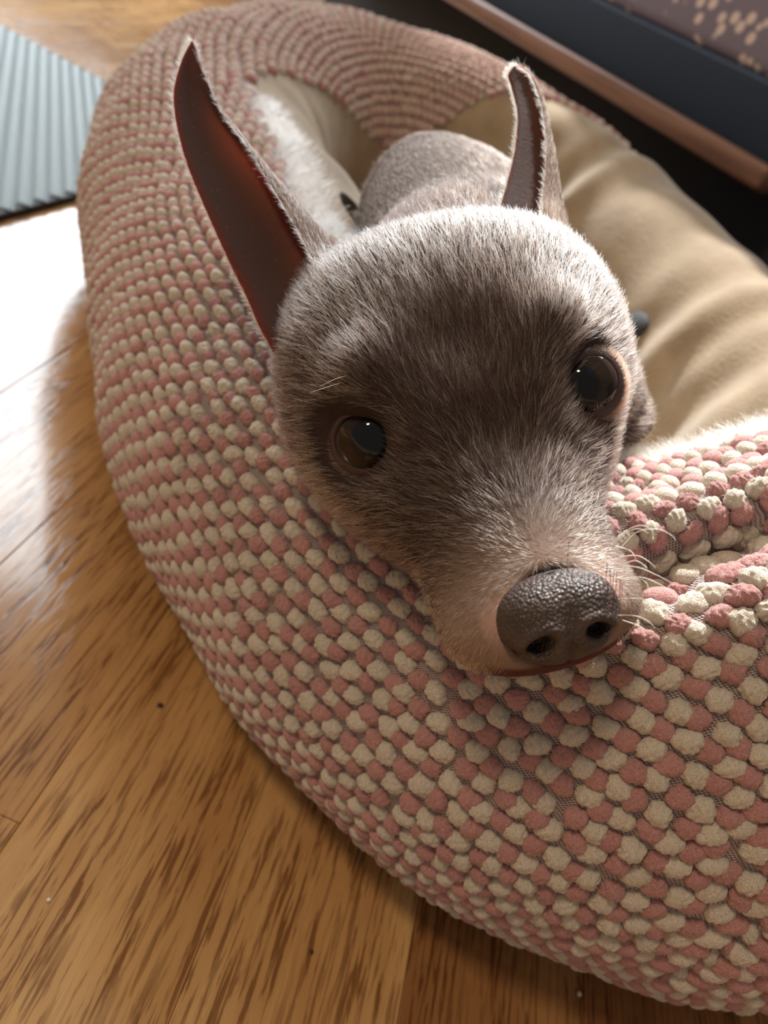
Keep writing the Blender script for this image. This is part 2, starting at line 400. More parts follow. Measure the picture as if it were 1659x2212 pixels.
def tuft_mat(name, c0, c1):
    t = NT(name); tc = t.n('ShaderNodeTexCoord'); oi = t.n('ShaderNodeObjectInfo')
    mp = t.n('ShaderNodeMapping'); mp.inputs['Scale'].default_value = (2300, 1100, 1600); t.l(tc.outputs['Object'], mp.inputs[0])
    nz = t.n('ShaderNodeTexNoise', i_Scale=1.0, i_Detail=3.0, i_Roughness=0.65); t.l(mp.outputs[0], nz.inputs[0])
    cc = t.ramp(nz.outputs[0], [(0.33, c0), (0.66, c1)])
    cc = t.mix(t.math('MULTIPLY', oi.outputs['Random'], 0.3), cc, c1)
    t.l(cc, t.b.inputs['Base Color']); t.set(Roughness=0.9, Sheen_Weight=0.25, Sheen_Roughness=0.5)
    t.bump(nz.outputs[0], 1.0, 0.0009); return t.m
M_PINK = tuft_mat('pink_chenille', (0.37, 0.155, 0.15), (0.68, 0.345, 0.335))
M_CREAM = tuft_mat('cream_chenille', (0.55, 0.47, 0.38), (0.84, 0.76, 0.65))
M_WEAVE = weave_mat(); M_PLUSH = plush_mat()

def tuft_shape(seed, nu, nv):
    """squarish cushion of looped chenille yarn, unit = metres, about 8.6 mm wide"""
    r = np.random.default_rng(seed)
    th = (np.arange(nv)/(nv-1))[:, None]*math.pi*0.60; a = (2*math.pi*np.arange(nu)/nu)[None]
    q = 1.0/((np.abs(np.cos(a))**3.2+np.abs(np.sin(a))**3.2)**(1/3.2)); rr = np.sin(th)
    x, y, z = rr*np.cos(a)*(0.74+0.26*q), rr*np.sin(a)*(0.74+0.26*q), np.cos(th)+0*a
    ph = r.uniform(0, 6.28, 10); al = r.uniform(-0.5, 0.5); u = x*math.cos(al)+y*math.sin(al); v = y*math.cos(al)-x*math.sin(al)
    warp = 0.9*np.sin(2.2*v+ph[1])+0.55*np.sin(4.1*v+1.7*u+ph[2])+0.3*np.sin(7*v+ph[8])
    yarn = 1-np.abs(np.sin(5.2*u+warp+ph[0]))**1.5                     # grooves between the yarn loops
    ends = np.sin(9.5*v+2.5*np.sin(3*u+ph[3])+ph[4])*np.sin(7.5*u+ph[5])    # cut ends
    lump = 0.09*np.sin(2.9*x+2.1*y+ph[6])+0.07*np.sin(3.9*y-2*x+ph[7])
    s = 1.05-0.10*yarn*(nu > 20)+0.035*ends*(nu > 20)+lump*0.6
    V = np.stack([x*s*0.0049, y*s*0.0047, z*s*0.0044+0.0002], -1).reshape(-1, 3)
    Fc = []
    for j in range(nv-1):
        for i in range(nu):
            A, B = j*nu+i, j*nu+(i+1) % nu; C_, D_ = (j+1)*nu+(i+1) % nu, (j+1)*nu+i
            Fc.append((A, C_, D_) if j == 0 else (A, B, C_, D_))
    return V, Fc
bed_root = None; FUZZ = []
def make_bed():
    global bed_root
    base_c = (float(cen[0]), float(cen[1]), 0.0)
    root = bed_root = empty('dog_bed', base_c, 'oval bolster dog bed in pink and cream checked tufts with tan plush lining', 'dog bed')
    # woven cover under the tufts
    S = np.linspace(0, TOTAL, NS, endpoint=False); NV = 64
    sg = phi_seam(S)
    V = []; UV = []
    t = np.linspace(0, 1, NV)
    ss = np.repeat(S, NV); ph = (np.radians(-88)+(sg[:, None]-np.radians(-88))*t[None]).ravel()
    V = bed_surface(ss, ph); UV = np.c_[ss*1.25, ph*0.11]
    me = mesh_from('cover', V, grid_faces(NS, NV, wrap_u=True)); set_uv(me, UV)
    o = link('cover', me, M_WEAVE, root); o['label'] = 'woven ground cloth of the bolster cover'
    # lining: from the seam over the inside to the floor pad
    NV2 = 40
    t = np.linspace(0, 1, NV2); ss = np.repeat(S, NV2); ph = (sg[:, None]+(np.radians(258)-sg[:, None])*t[None]).ravel()
    V = bed_surface(ss, ph)
    v_, T_ = path_at(ss)
    # soft vertical drape folds in the plush
    fold = (np.sin(ss*95+2*np.sin(ss*23))*0.5+np.sin(ss*61+1.3)*0.5)*0.0045*np.clip(np.sin((ph-sg.repeat(NV2))*1.1), 0, 1)
    c2 = np.c_[v_[:, :2], v_[:, 3]]; V = V+nrm(V-c2)*fold[:, None]
    me = mesh_from('lining', V, grid_faces(NS, NV2, wrap_u=True)); link('lining', me, M_PLUSH, root)['label'] = 'tan plush lining'
    ii = np.argmin(np.hypot(proj(V)[0]-1384, proj(V)[1]-694)+np.where(((V-c2)*nrm(CAM-V)).sum(1) > 0, 0, 1e6))
    bm = bmesh.new(); bmesh.ops.create_uvsphere(bm, u_segments=24, v_segments=12, radius=0.013); bmesh.ops.scale(bm, vec=(1, 1, 0.35), verts=bm.verts)
    bme = bpy.data.meshes.new('dark_lining_spot'); bm.to_mesh(bme); bm.free(); bme.polygons.foreach_set('use_smooth', [True]*len(bme.polygons))
    bo = link('dark_lining_spot', bme, plain('lining_spot_dark', (0.012, 0.014, 0.02), 0.6), root); bo.location = Vector(V[ii]); bo.rotation_euler = Vector(nrm(V[ii]-c2[ii])).to_track_quat('Z', 'Y').to_euler()  # flattened dark disc marking a dark spot on the lining
    bo['label'] = 'small dark disc set in the plush lining'
    # sleeping pad inside
    inner = []
    v_, T_ = path_at(S); N2 = np.stack([T_[:, 1], -T_[:, 0]], -1)
    if np.median(((v_[:, :2]-cen)*N2).sum(1)) < 0: N2 = -N2
    ring = v_[:, :2]-N2*(v_[:, 2]*0.55)[:, None]
    V = []; NR = 14
    for k in range(NR):
        f = 1-k/(NR-1)
        q = cen+(ring-cen)*f; zz = 0.055+0.012*(1-f**2)+0.003*np.sin(q[:, 0]*60)*np.sin(q[:, 1]*50)
        V.append(np.c_[q, zz])
    V = np.array(V).transpose(1, 0, 2).reshape(-1, 3)
    low = SPH_C[len(HEADSPH):]; 
    me = mesh_from('sleeping_pad', V, grid_faces(NS, NR, wrap_u=True)); link('sleeping_pad', me, M_PLUSH, root)
    # tufts on a checker lattice
    gp = 0.0065
    sf = np.linspace(0, TOTAL, 4000); ph0 = np.full(4000, math.radians(25)); op = bed_surface(sf, ph0, 0.0, False)
    oc = np.r_[0, np.cumsum(np.linalg.norm(np.diff(op, axis=0), axis=1))]; pitch = 0.0064*(1+0.30*sstep(0.30, 0.52, sf)); oc = np.r_[0, np.cumsum(np.diff(oc)/pitch[1:])]; ns = int(round(oc[-1])); ns += ns % 2
    items = []
    S_i = np.interp(np.arange(ns)*oc[-1]/ns, oc, sf); GS = np.gradient(np.r_[S_i, TOTAL])[:ns]
    for i in range(ns):
        s = S_i[i]; v, T = path_at(np.array([s])); r = (v[0, 2]+v[0, 3])/2; dphi = gp*float(1+0.25*sstep(0.30, 0.52, s))/r; psc = float(1+0.25*sstep(0.30, 0.52, s))
        nphi = int((math.radians(175)+math.radians(66))/dphi)
        for j in range(nphi):
            ph = math.radians(-66)+j*dphi
            if ph < float(phi_seam(s))-0.02: items.append((s, ph, (i+j) % 2, GS[i], psc))
    it = np.array(items)
    it[:, 0] += rng.normal(0, 0.0006, len(it)); it[:, 1] += rng.normal(0, 0.006, len(it))
    e = 0.0022
    p = bed_surface(it[:, 0], it[:, 1])
    ts = bed_surface(it[:, 0]+e, it[:, 1])-bed_surface(it[:, 0]-e, it[:, 1])
    tp = bed_surface(it[:, 0], it[:, 1]+e/0.11)-bed_surface(it[:, 0], it[:, 1]-e/0.11)
    st = np.linalg.norm(ts, axis=1)/(2*e); sp_ = np.linalg.norm(tp, axis=1)/(2*e)
    X = nrm(ts); N = nrm(np.cross(ts, tp)); 
    flip = (N*(p-np.c_[path_at(it[:, 0])[0][:, :2], np.full(len(p), .11)])).sum(1) < 0
    N[flip] *= -1; Y = np.cross(N, X)
    sx = np.clip(st*it[:, 3]/0.0081, 0.42, 1.05)*rng.uniform(0.95, 1.08, len(p)); sy = it[:, 4]*0.80*np.clip(sp_*1.0, 0.6, 1.12)*rng.uniform(0.95, 1.08, len(p))
    sz = it[:, 4]*0.72*rng.uniform(0.82, 1.12, len(p))
    pxl, pyl, dep = proj(p)
    facing = (N*nrm(CAM-p)).sum(1)
    vis = (facing > -0.05) & (pxl > -40) & (pxl < 1700) & (pyl > -40) & (pyl < 2250) & (dep > 0.05)
    # hidden behind the head?
    q = Hinv(p); inhead = (np.linalg.norm(p[:, None]-SPH_C[None, :7], axis=2)-SPH_R[None, :7]).min(1)
    size = np.where(vis, np.clip(facing, 0.05, 1)/dep**2, 0)
    hx, hy, hd = proj(SPH_C[:7])
    for k in range(7):
        rr = SPH_R[k]/hd[k]*F_PX*0.93
        size = np.where((np.hypot(pxl-hx[k], pyl-hy[k]) < rr) & (dep > hd[k]-0.004), 0, size)
    chosen = np.zeros(len(p), bool)
    for cidx in (0, 1):
        ids = np.where(it[:, 2] == cidx)[0]; ids = ids[np.argsort(-size[ids])]
        ids = ids[:300]; chosen[ids[size[ids] > 0]] = True
    shapes = [[], []]
    for cidx in (0, 1):
        for k in range(7):
            V, Fc = tuft_shape(100*cidx+k, 60, 20); me = mesh_from('pink_tuft' if cidx else 'cream_tuft', V, Fc)
            me.materials.append(M_PINK if cidx else M_CREAM); shapes[cidx].append(me)
    rot = rng.normal(0, 0.16, len(p)); rot += np.pi*rng.integers(0, 2, len(p))
    inv = Matrix.Translation(-Vector(base_c)); fz = []
    for i in np.where(chosen)[0]:
        cidx = int(it[i, 2]); o = bpy.data.objects.new('pink_tuft' if cidx else 'cream_tuft', shapes[cidx][int(rng.integers(7))]); col.objects.link(o)
        c, s = math.cos(rot[i]), math.sin(rot[i]); x = X[i]*c+Y[i]*s; y = Y[i]*c-X[i]*s
        k = 1.0 if cidx == 0 else 0.94
        mt = Matrix(((x[0]*sx[i]*k, y[0]*sy[i]*k, N[i, 0]*sz[i]*k, p[i, 0]), (x[1]*sx[i]*k, y[1]*sy[i]*k, N[i, 1]*sz[i]*k, p[i, 1]), (x[2]*sx[i]*k, y[2]*sy[i]*k, N[i, 2]*sz[i]*k, p[i, 2]), (0, 0, 0, 1)))
        o.parent = root; o.matrix_parent_inverse = inv; o.matrix_basis = mt
        nf = 70; u_ = rng.uniform(0, 1, nf); th = np.arccos(1-u_*0.95); az = rng.uniform(0, 2*np.pi, nf)
        dl = np.stack([np.sin(th)*np.cos(az), np.sin(th)*np.sin(az), np.cos(th)], 1)
        ax = np.stack([x*sx[i]*k, y*sy[i]*k, N[i]*sz[i]*k], 0)
        r0 = p[i]+(dl*[0.0048, 0.0046, 0.0044])@ax; dv = nrm(dl@np.stack([x, y, N[i]], 0)+rng.normal(0, .45, (nf, 3)))
        ln = rng.uniform(0.0005, 0.0014, nf)[:, None]; bend = rng.normal(0, .5, (nf, 3))
        cc = np.array([0.66, 0.33, 0.32]) if cidx else np.array([0.82, 0.75, 0.65])
        fz.append((np.stack([r0-dv*0.0004, r0+dv*ln*0.5, r0+(dv+bend*0.5)*ln], 1), np.tile(cc, (nf, 1))*rng.uniform(.8, 1.15, (nf, 1))))
    FUZZ.append((np.concatenate([a for a, b in fz]), np.concatenate([b for a, b in fz])))
    for cidx in (0, 1):
        V0, F0 = tuft_shape(50+cidx, 12, 5); F0 = F0; ids = np.where(~chosen & (it[:, 2] == cidx))[0]
        nV = len(V0); AV = np.zeros((len(ids), nV, 3))
        for a, i in enumerate(ids):
            AV[a] = p[i]+V0[:, :1]*sx[i]*X[i]+V0[:, 1:2]*sy[i]*Y[i]+V0[:, 2:3]*sz[i]*N[i]
        nm = 'pink_tufts' if cidx else 'cream_tufts'
        me = bpy.data.meshes.new(nm)
        tri = [f if len(f) == 4 else f for f in F0]
        faces = []
        for a in range(len(ids)):
            b = a*nV; faces += [tuple(v+b for v in f) for f in tri]
        me.from_pydata(AV.reshape(-1, 3).tolist(), [], faces); me.polygons.foreach_set('use_smooth', [True]*len(me.polygons)); me.update()
        o = link(nm, me, M_PINK if cidx else M_CREAM, root); o['kind'] = 'stuff'
        o['label'] = ('pink' if cidx else 'cream')+' tufts on the far and hidden sides of the bolster'
make_bed()

# ------------------------------------------------------------------ dog
def hair_mat(name, rough=0.35, rad=0.45, coat=0.0):
    m = bpy.data.materials.new(name); m.use_nodes = True; t = m.node_tree; t.nodes.clear()
    out = t.nodes.new('ShaderNodeOutputMaterial'); h = t.nodes.new('ShaderNodeBsdfHairPrincipled'); h.parametrization = 'COLOR'
    a = t.nodes.new('ShaderNodeAttribute'); a.attribute_name = 'hair_color'
    t.links.new(a.outputs['Color'], h.inputs['Color']); h.inputs['Roughness'].default_value = rough; h.inputs['Radial Roughness'].default_value = rad
    h.inputs['IOR'].default_value = 1.45
    if 'Coat' in h.inputs: h.inputs['Coat'].default_value = coat
    t.links.new(h.outputs[0], out.inputs[0]); return m
M_HAIR = hair_mat('short_fur')

def make_strands(name, roots, pts, colr, rad, mat, parent, label=None):
    """pts: (n,k,3) world; colr (n,3); rad (n,) root radius"""
    n, k, _ = pts.shape
    hc = bpy.data.hair_curves.new(name); hc.add_curves([k]*n)
    hc.position_data.foreach_set('vector', pts.astype(np.float32).ravel())
    ra = hc.attributes.get('radius') or hc.attributes.new('radius', 'FLOAT', 'POINT')
    tt = np.linspace(0, 1, k); prof = (1-tt**2*0.85)
    ra.data.foreach_set('value', (rad[:, None]*prof[None]).astype(np.float32).ravel())
    ca = hc.attributes.new('hair_color', 'FLOAT_COLOR', 'CURVE')
    c4 = np.ones((n, 4), np.float32); c4[:, :3] = colr; ca.data.foreach_set('color', c4.ravel())
    hc.materials.append(mat)
    o = bpy.data.objects.new(name, hc); col.objects.link(o); attach(o, parent)
    if label: o['label'] = label
    return o

# section table of the head (mm): y, top, bottom, half width, level of the widest point, upper exponent
SECT = np.array([
    (60, -11, -23, 9, -17, 2.0), (58, -8.5, -28, 14.5, -18, 2.0), (54, -5.5, -33, 19.5, -19.5, 1.95), (48, -3.5, -36.5, 22.8, -21, 1.8), (40, -2, -38, 24, -21, 1.65),
    (30, 0.5, -38.5, 25, -21, 1.65), (21, 3.5, -40, 26, -19, 1.75), (12, 8, -42, 31, -16, 1.9), (4, 14, -45, 37, -12, 2.05),
    (-5, 20, -47, 42.5, -9, 2.25), (-15, 26, -48, 47.5, -7, 2.4), (-27, 31.5, -49, 51, -5, 2.5), (-40, 35, -48, 52, -4, 2.5), (-52, 35.5, -46, 50, -4, 2.45),
    (-65, 31, -43, 44, -6, 2.3), (-78, 20, -38, 35, -9, 2.0), (-88, 7, -31, 25, -10, 2.0), (-94, -4, -20, 10, -11, 2.0)])
EYES = []
for sgn, px, py, dd in ((-1, 771, 957, 0.1975), (1, 1291, 826, 0.1995)):
    EYES.append((sgn, P(px, py, dd)))
EYE_R = 11.2
def eye_frame(sgn, front):
    """eyeball centre, axis, inner-corner direction, up direction in head mm"""
    f = Hinv(front)
    camd = nrm(Hinv(CAM)-f)
    a = nrm(camd*0.86+np.array([sgn*0.36, 0.10, 0.06]))
    c = f-a*(EYE_R+1.2)
    inner = np.array([-sgn*1.0, 0.55, -0.30]); inner = nrm(inner-a*(inner@a)); up = np.cross(a, inner); 
    if up[2] < 0: up = -up
    return c, a, inner, up
EF = [eye_frame(s, f) for s, f in EYES]

def head_loft():
    NY, NA = 150, 144
    sec = cr(SECT, NY); V = []
    for (y, t, b, wd, zm, ex) in sec:
        for k in range(NA):
            a = 2*math.pi*k/NA; c, s = math.cos(a), math.sin(a)
            e = ex if s > 0 else 2.2
            x = wd*math.copysign(abs(c)**(2/e), c)
            z = zm+((t-zm) if s > 0 else (zm-b))*math.copysign(abs(s)**(2/e), s)
            V.append((x, y, z))
    V = np.array(V)
    def brush(c, r, amt, d=None, sym=True):
        nonlocal V
        for sg in ((-1, 1) if sym else (1,)):
            cc = np.array(c, float)*[sg, 1, 1]; dist = np.linalg.norm(V-cc, axis=1); wt = np.exp(-(dist/r)**2)
            dd = nrm(V-np.array([0, V[:, 1].mean()*0, -12]) * [1, 1, 1]) if d is None else np.array(d, float)*[sg, 1, 1]
            V = V+(dd*wt[:, None]*amt if d is None else wt[:, None]*dd*amt)
    V[:, 0] += 2.5*sstep(-2, -30, V[:, 1])
    # brow ridges, stop, forehead furrow, cheek bones, lips, hollow in front of the eyes
    brush((26, -13, 20), 10, 5.2, (0.25, 0.4, 0.88))
    brush((0, 8, 10), 9, -2.5, (0, 0.3, 0.95), False)
    brush((0, -10, 25), 10, -2.4, (0, 0.3, 0.95), False)
    brush((0, -30, 31), 12, -0.6, (0, 0, 1), False)
    brush((22, 14, 4), 8, -2.2, (0.3, 0.4, 0.85))
    brush((18, 46, -24), 9, 2.2, (0.8, 0.3, 0.1))
    brush((46, -22, -8), 14, 2.0, (1, 0, 0))
    brush((10, 34, -1), 9, 1.0, (0.4, 0, 0.8))
    Fc = grid_faces(NY, NA, wrap_v=True)
    Fc += [tuple(range(NA))[::-1], tuple((NY-1)*NA+k for k in range(NA))]
    return V, Fc
def tube(points, n=40, k=120, squash=1.0):
    c = cr([np.r_[p, r] for p, r in points], k); V = []
    for i in range(k):
        T = nrm(c[min(i+1, k-1), :3]-c[max(i-1, 0), :3]); a = nrm(np.cross(T, [0, 0, 1.0])); b = np.cross(a, T)
        rr = c[i, 3]*(math.sqrt(max(1-((i-(k-9))/9.0)**2, 0.02)) if i > k-9 else 1)
        for j in range(n):
            t = 2*math.pi*j/n; V.append(c[i, :3]+rr*(a*math.cos(t)+b*math.sin(t)))
    Fc = grid_faces(k, n, wrap_v=True); Fc += [tuple(range(n))[::-1], tuple((k-1)*n+j for j in range(n))]
    return np.array(V), Fc
def ear_surface(E1, E2, M, nu=46, nv=22, thick=0.0011):
    a = cr([P(*p) for p in E1], nu); b = cr([P(*p) for p in E2], nu); c = cr([P(*p) for p in M], nu)
    v = np.linspace(0, 1, nv)[None, :, None]
    S = (1-v)**2*a[:, None]+2*v*(1-v)*c[:, None]+v**2*b[:, None]
    du = np.gradient(S, axis=0); dv = np.gradient(S, axis=1); N = nrm(np.cross(du, dv))
    mid = S[:, nv//2]; 
    if ((N[nu//2, nv//2])@(CAM-S[nu//2, nv//2])) < 0: N = -N      # towards the open, concave side
    edge = np.minimum(1, np.minimum(v[0, :, 0], 1-v[0, :, 0])*9+0.25)[None, :, None]
    tip = (1-0.5*np.linspace(0, 1, nu)**3)[:, None, None]
    inn = S+N*thick*edge*tip; out = S-N*thick*edge*tip
    V = np.concatenate([inn.reshape(-1, 3), out.reshape(-1, 3)]); n = nu*nv
    Fc = grid_faces(nu, nv)+[tuple(n+q for q in f[::-1]) for f in grid_faces(nu, nv)]
    for i in range(nu-1):
        Fc.append((i*nv, n+i*nv, n+(i+1)*nv, (i+1)*nv)); j = i*nv+nv-1; Fc.append((j+nv, n+j+nv, n+j, j))
    for j in range(nv-1):
        q = (nu-1)*nv+j; Fc.append((q, n+q, n+q+1, q+1)); Fc.append((j+1, n+j+1, n+j, j))
    uu, vv = np.meshgrid(np.linspace(0, 1, nu), np.linspace(0, 1, nv), indexing='ij'); fl_ = fnoise(np.c_[uu.ravel()*9, vv.ravel()*6, uu.ravel()*0], 31)
    pink_glow = np.exp(-((vv-0.56)/0.24)**2)*sstep(0.02, 0.2, uu)*sstep(0.82, 0.45, uu); pink_glow = np.clip(pink_glow.ravel()*(0.75+0.7*fl_), 0, 1)   # pink skin in the cup, reddened to paint the light glowing through
    mask = np.r_[1+pink_glow, np.full(n, 0.5)]
    return V, Fc, mask, S, N
EAR_L = ear_surface(
    [(590, 760, .218), (560, 705, .222), (532, 640, .227), (500, 575, .231), (448, 460, .238), (398, 335, .246), (375, 215, .253), (391, 135, .258), (413, 90, .261)],
    [(720, 650, .214), (695, 590, .218), (668, 545, .222), (640, 490, .227), (588, 405, .235), (533, 315, .244), (480, 245, .251), (442, 160, .257), (419, 92, .261)],
    [(790, 600, .245), (790, 530, .250), (770, 480, .254), (730, 440, .258), (630, 370, .262), (530, 300, .262), (460, 225, .262), (425, 150, .262), (416, 90, .2615)])
EAR_R = ear_surface(
    [(1062, 520, .226), (1076, 465, .232), (1094, 400, .239), (1111, 330, .245), (1118, 250, .251), (1105, 190, .256), (1098, 163, .258), (1111, 142, .2595)],
    [(1185, 560, .222), (1172, 480, .228), (1174, 420, .235), (1180, 340, .243), (1176, 270, .250), (1162, 205, .255), (1142, 162, .258), (1116, 142, .2595)],
    [(1315, 600, .236), (1290, 520, .246), (1262, 430, .253), (1226, 350, .260), (1196, 270, .263), (1172, 200, .262), (1142, 155, .261), (1114, 141, .260)])

def make_fleece():
    """cream fleece edging along the seam: where it shows beside the muzzle and along the far-left crest"""
    n = 20000; sA = rng.uniform(0, 1, n)
    right = rng.random(n) < 0.62
    s = np.where(right, (-0.11+sA*0.245) % TOTAL, 0.20+sA*0.27)
    off = rng.normal(0, 1, n)*np.where(right, 0.055, 0.07)
    ph = phi_seam(s)+off+np.where(right, 0.02, 0.05)
    p = bed_surface(s, ph); e = 0.003
    ts = nrm(bed_surface(s+e, ph)-p); tp = nrm(bed_surface(s, ph+e/0.1)-p); nn = nrm(np.cross(ts, tp))
    c3 = np.c_[path_at(s)[0][:, :2], path_at(s)[0][:, 3]]; nn *= np.sign((nn*(p-c3)).sum(1))[:, None]
    d = nrm(nn+ts*rng.normal(0, .45, n)[:, None]+tp*(0.25+rng.normal(0, .4, n))[:, None])
    curl = nrm(ts*rng.normal(0, 1, n)[:, None]+tp*rng.normal(0, 1, n)[:, None]); L = rng.uniform(0.003, 0.0078, n)*np.where(right, 1.15, 1.0)
    pts = np.stack([p-nn*0.0005+d*(L*u)[:, None]+curl*(L*0.45*u*u)[:, None] for u in (0, .25, .5, .75, 1)], 1)
    cl = np.array([0.64, 0.60, 0.53])*rng.uniform(.85, 1.12, (n, 1))
    o = make_strands('fleece_trim', None, pts, np.clip(cl, 0, .95), np.full(n, 0.00009), M_HAIR, bed_root, 'fluffy cream fleece edging'); o['kind'] = 'stuff'
make_fleece()
fo = make_strands('tuft_fuzz', None, FUZZ[0][0], np.clip(FUZZ[0][1], 0, .95), np.full(len(FUZZ[0][0]), 0.000055), M_HAIR, bed_root, 'loose fibres on the tufts'); fo['kind'] = 'stuff'

def make_dog():
    root = empty('dog', tuple(np.array(BODY[3][0])*[1, 1, 0]), 'brown short-haired dog with grizzled face and upright ears resting its head on the bolster', 'dog')
    hv, hf = head_loft(); hw = H(hv); tv, tf = tube(BODY); uv, uf = tube(SHOULDER, 32, 60)
    V = np.r_[hw, tv, uv]; Fc = hf+[tuple(q+len(hw) for q in f) for f in tf]+[tuple(q+len(hw)+len(tv) for q in f) for f in uf]
    tmp = bpy.data.objects.new('tmp', mesh_from('tmp', V, Fc)); col.objects.link(tmp)
    md = tmp.modifiers.new('r', 'REMESH'); md.mode = 'VOXEL'; md.voxel_size = 0.0011; md.use_smooth_shade = True
    sm = tmp.modifiers.new('s', 'SMOOTH'); sm.iterations = 6; sm.factor = 0.5
    dg = bpy.context.evaluated_depsgraph_get(); dg.update()
    rm = bpy.data.meshes.new_from_object(tmp.evaluated_get(dg)); bpy.data.objects.remove(tmp)
    n = len(rm.vertices); co = np.empty(n*3); rm.vertices.foreach_get('co', co); co = co.reshape(-1, 3)
    q = Hinv(co)
    # eye sockets
    for c, a, inner, up in EF:
        d = q-c; r = np.linalg.norm(d, axis=1); ca = (d@a)/np.maximum(r, 1e-6); ang = np.degrees(np.arccos(np.clip(ca, -1, 1)))
        wt = (1-sstep(47, 62, ang))*(1-sstep(15, 20, r))
        tgt = np.minimum(r, EYE_R-2.0+np.clip((ang-40)*0.05, 0, 3))
        q = c+d*((r+(tgt-r)*wt)/np.maximum(r, 1e-6))[:, None]
    dn = q-np.array([0, 54.5, -12.5]); e_ = np.sqrt((dn[:, 0]/15)**2+(dn[:, 2]/11)**2); q[:, 1] -= np.where(q[:, 1] > 42, 9*(1-sstep(0.55, 0.95, e_)), 0)
    # mouth groove and philtrum
    g = np.exp(-((q[:, 2]+29.5-0.10*(50-q[:, 1]))/1.3)**2)*sstep(20, 34, q[:, 1])
    q[:, 1] -= g*1.6; q[:, 0] *= 1-g*0.05
    co = HO+(q*0.001)@HM.T
    rm.vertices.foreach_set('co', co.ravel())
    polys = [tuple(p.vertices) for p in rm.polygons]
    bpy.data.meshes.remove(rm)
    parts = [(co, polys, np.zeros(len(co)))]+[(e[0], e[1], e[2]) for e in (EAR_L, EAR_R)]
    AV = []; AF = []; MK = []; off = 0
    for v, f, mk in parts:
        AV.append(v); AF += [tuple(i+off for i in p) for p in f]; MK.append(mk); off += len(v)
    AV = np.concatenate(AV); MK = np.concatenate(MK)
    me = mesh_from('body', AV, AF)
    # recalc normals
    bm = bmesh.new(); bm.from_mesh(me); bmesh.ops.recalc_face_normals(bm, faces=bm.faces); bm.to_mesh(me); bm.free()
    me.polygons.foreach_set('use_smooth', [True]*len(me.polygons))
    q = Hinv(AV); 
    skin = skin_color(q, MK)
    set_col(me, 'skin', skin)
    a = me.attributes.new('ear', 'FLOAT', 'POINT'); a.data.foreach_set('value', MK.astype(np.float32))
    t = NT('dog_skin'); at = t.n('ShaderNodeAttribute', attribute_name='skin'); ea = t.n('ShaderNodeAttribute', attribute_name='ear')
    t.l(at.outputs['Color'], t.b.inputs['Base Color']); t.set(Roughness=0.78)
    t.b.subsurface_method = 'RANDOM_WALK'
    t.l(t.math('MULTIPLY', t.math('GREATER_THAN', ea.outputs['Fac'], 0.2), 1.0), t.b.inputs['Subsurface Weight'])
    t.set(Subsurface_Radius=(1.0, 0.20, 0.10), Subsurface_Scale=0.006)
    t.set(Specular_IOR_Level=0.22)
    tc = t.n('ShaderNodeTexCoord'); nz = t.n('ShaderNodeTexNoise', i_Scale=900.0, i_Detail=3.0); t.l(tc.outputs['Object'], nz.inputs[0]); t.bump(nz.outputs[0], 0.4, 0.0006)
    body = link('body', me, t.m, root)
    make_fur(me, AV, MK, root, body)
    make_eyes(root); make_nose(root); make_whiskers(root)

def skin_color(q, mk):
    n = len(q); c = np.tile(np.array([0.034, 0.019, 0.016]), (n, 1))
    def blend(w, colr):
        nonlocal c; c = c*(1-w[:, None])+np.array(colr)*w[:, None]
    x, y, z = q.T
    mz = sstep(22, 50, y)
    blend(sstep(-60, -95, y)*sstep(0.5, 0, mk), (0.10, 0.068, 0.05))
    blend(mz*0.75, (0.30, 0.205, 0.16))
    blend(sstep(47, 54, y)*sstep(-16, -6, z)*(np.abs(x) < 17), (0.50, 0.31, 0.27))
    blend(np.maximum(sstep(-24, -27.5, z)*sstep(32, 44, y), sstep(-19.5, -22.5, z)*sstep(44, 50, y)*sstep(19, 15, np.abs(x))), (0.075, 0.024, 0.021))
    blend((mk > 0.7)*1.0, (0.050, 0.026, 0.022)); blend(np.clip(mk-1, 0, 1), (0.42, 0.105, 0.055))  # ear cup red mixes pink skin with painted backlit glow
    blend(((mk > 0.2) & (mk <= 0.7))*1.0, (0.12, 0.07, 0.045))
    return c

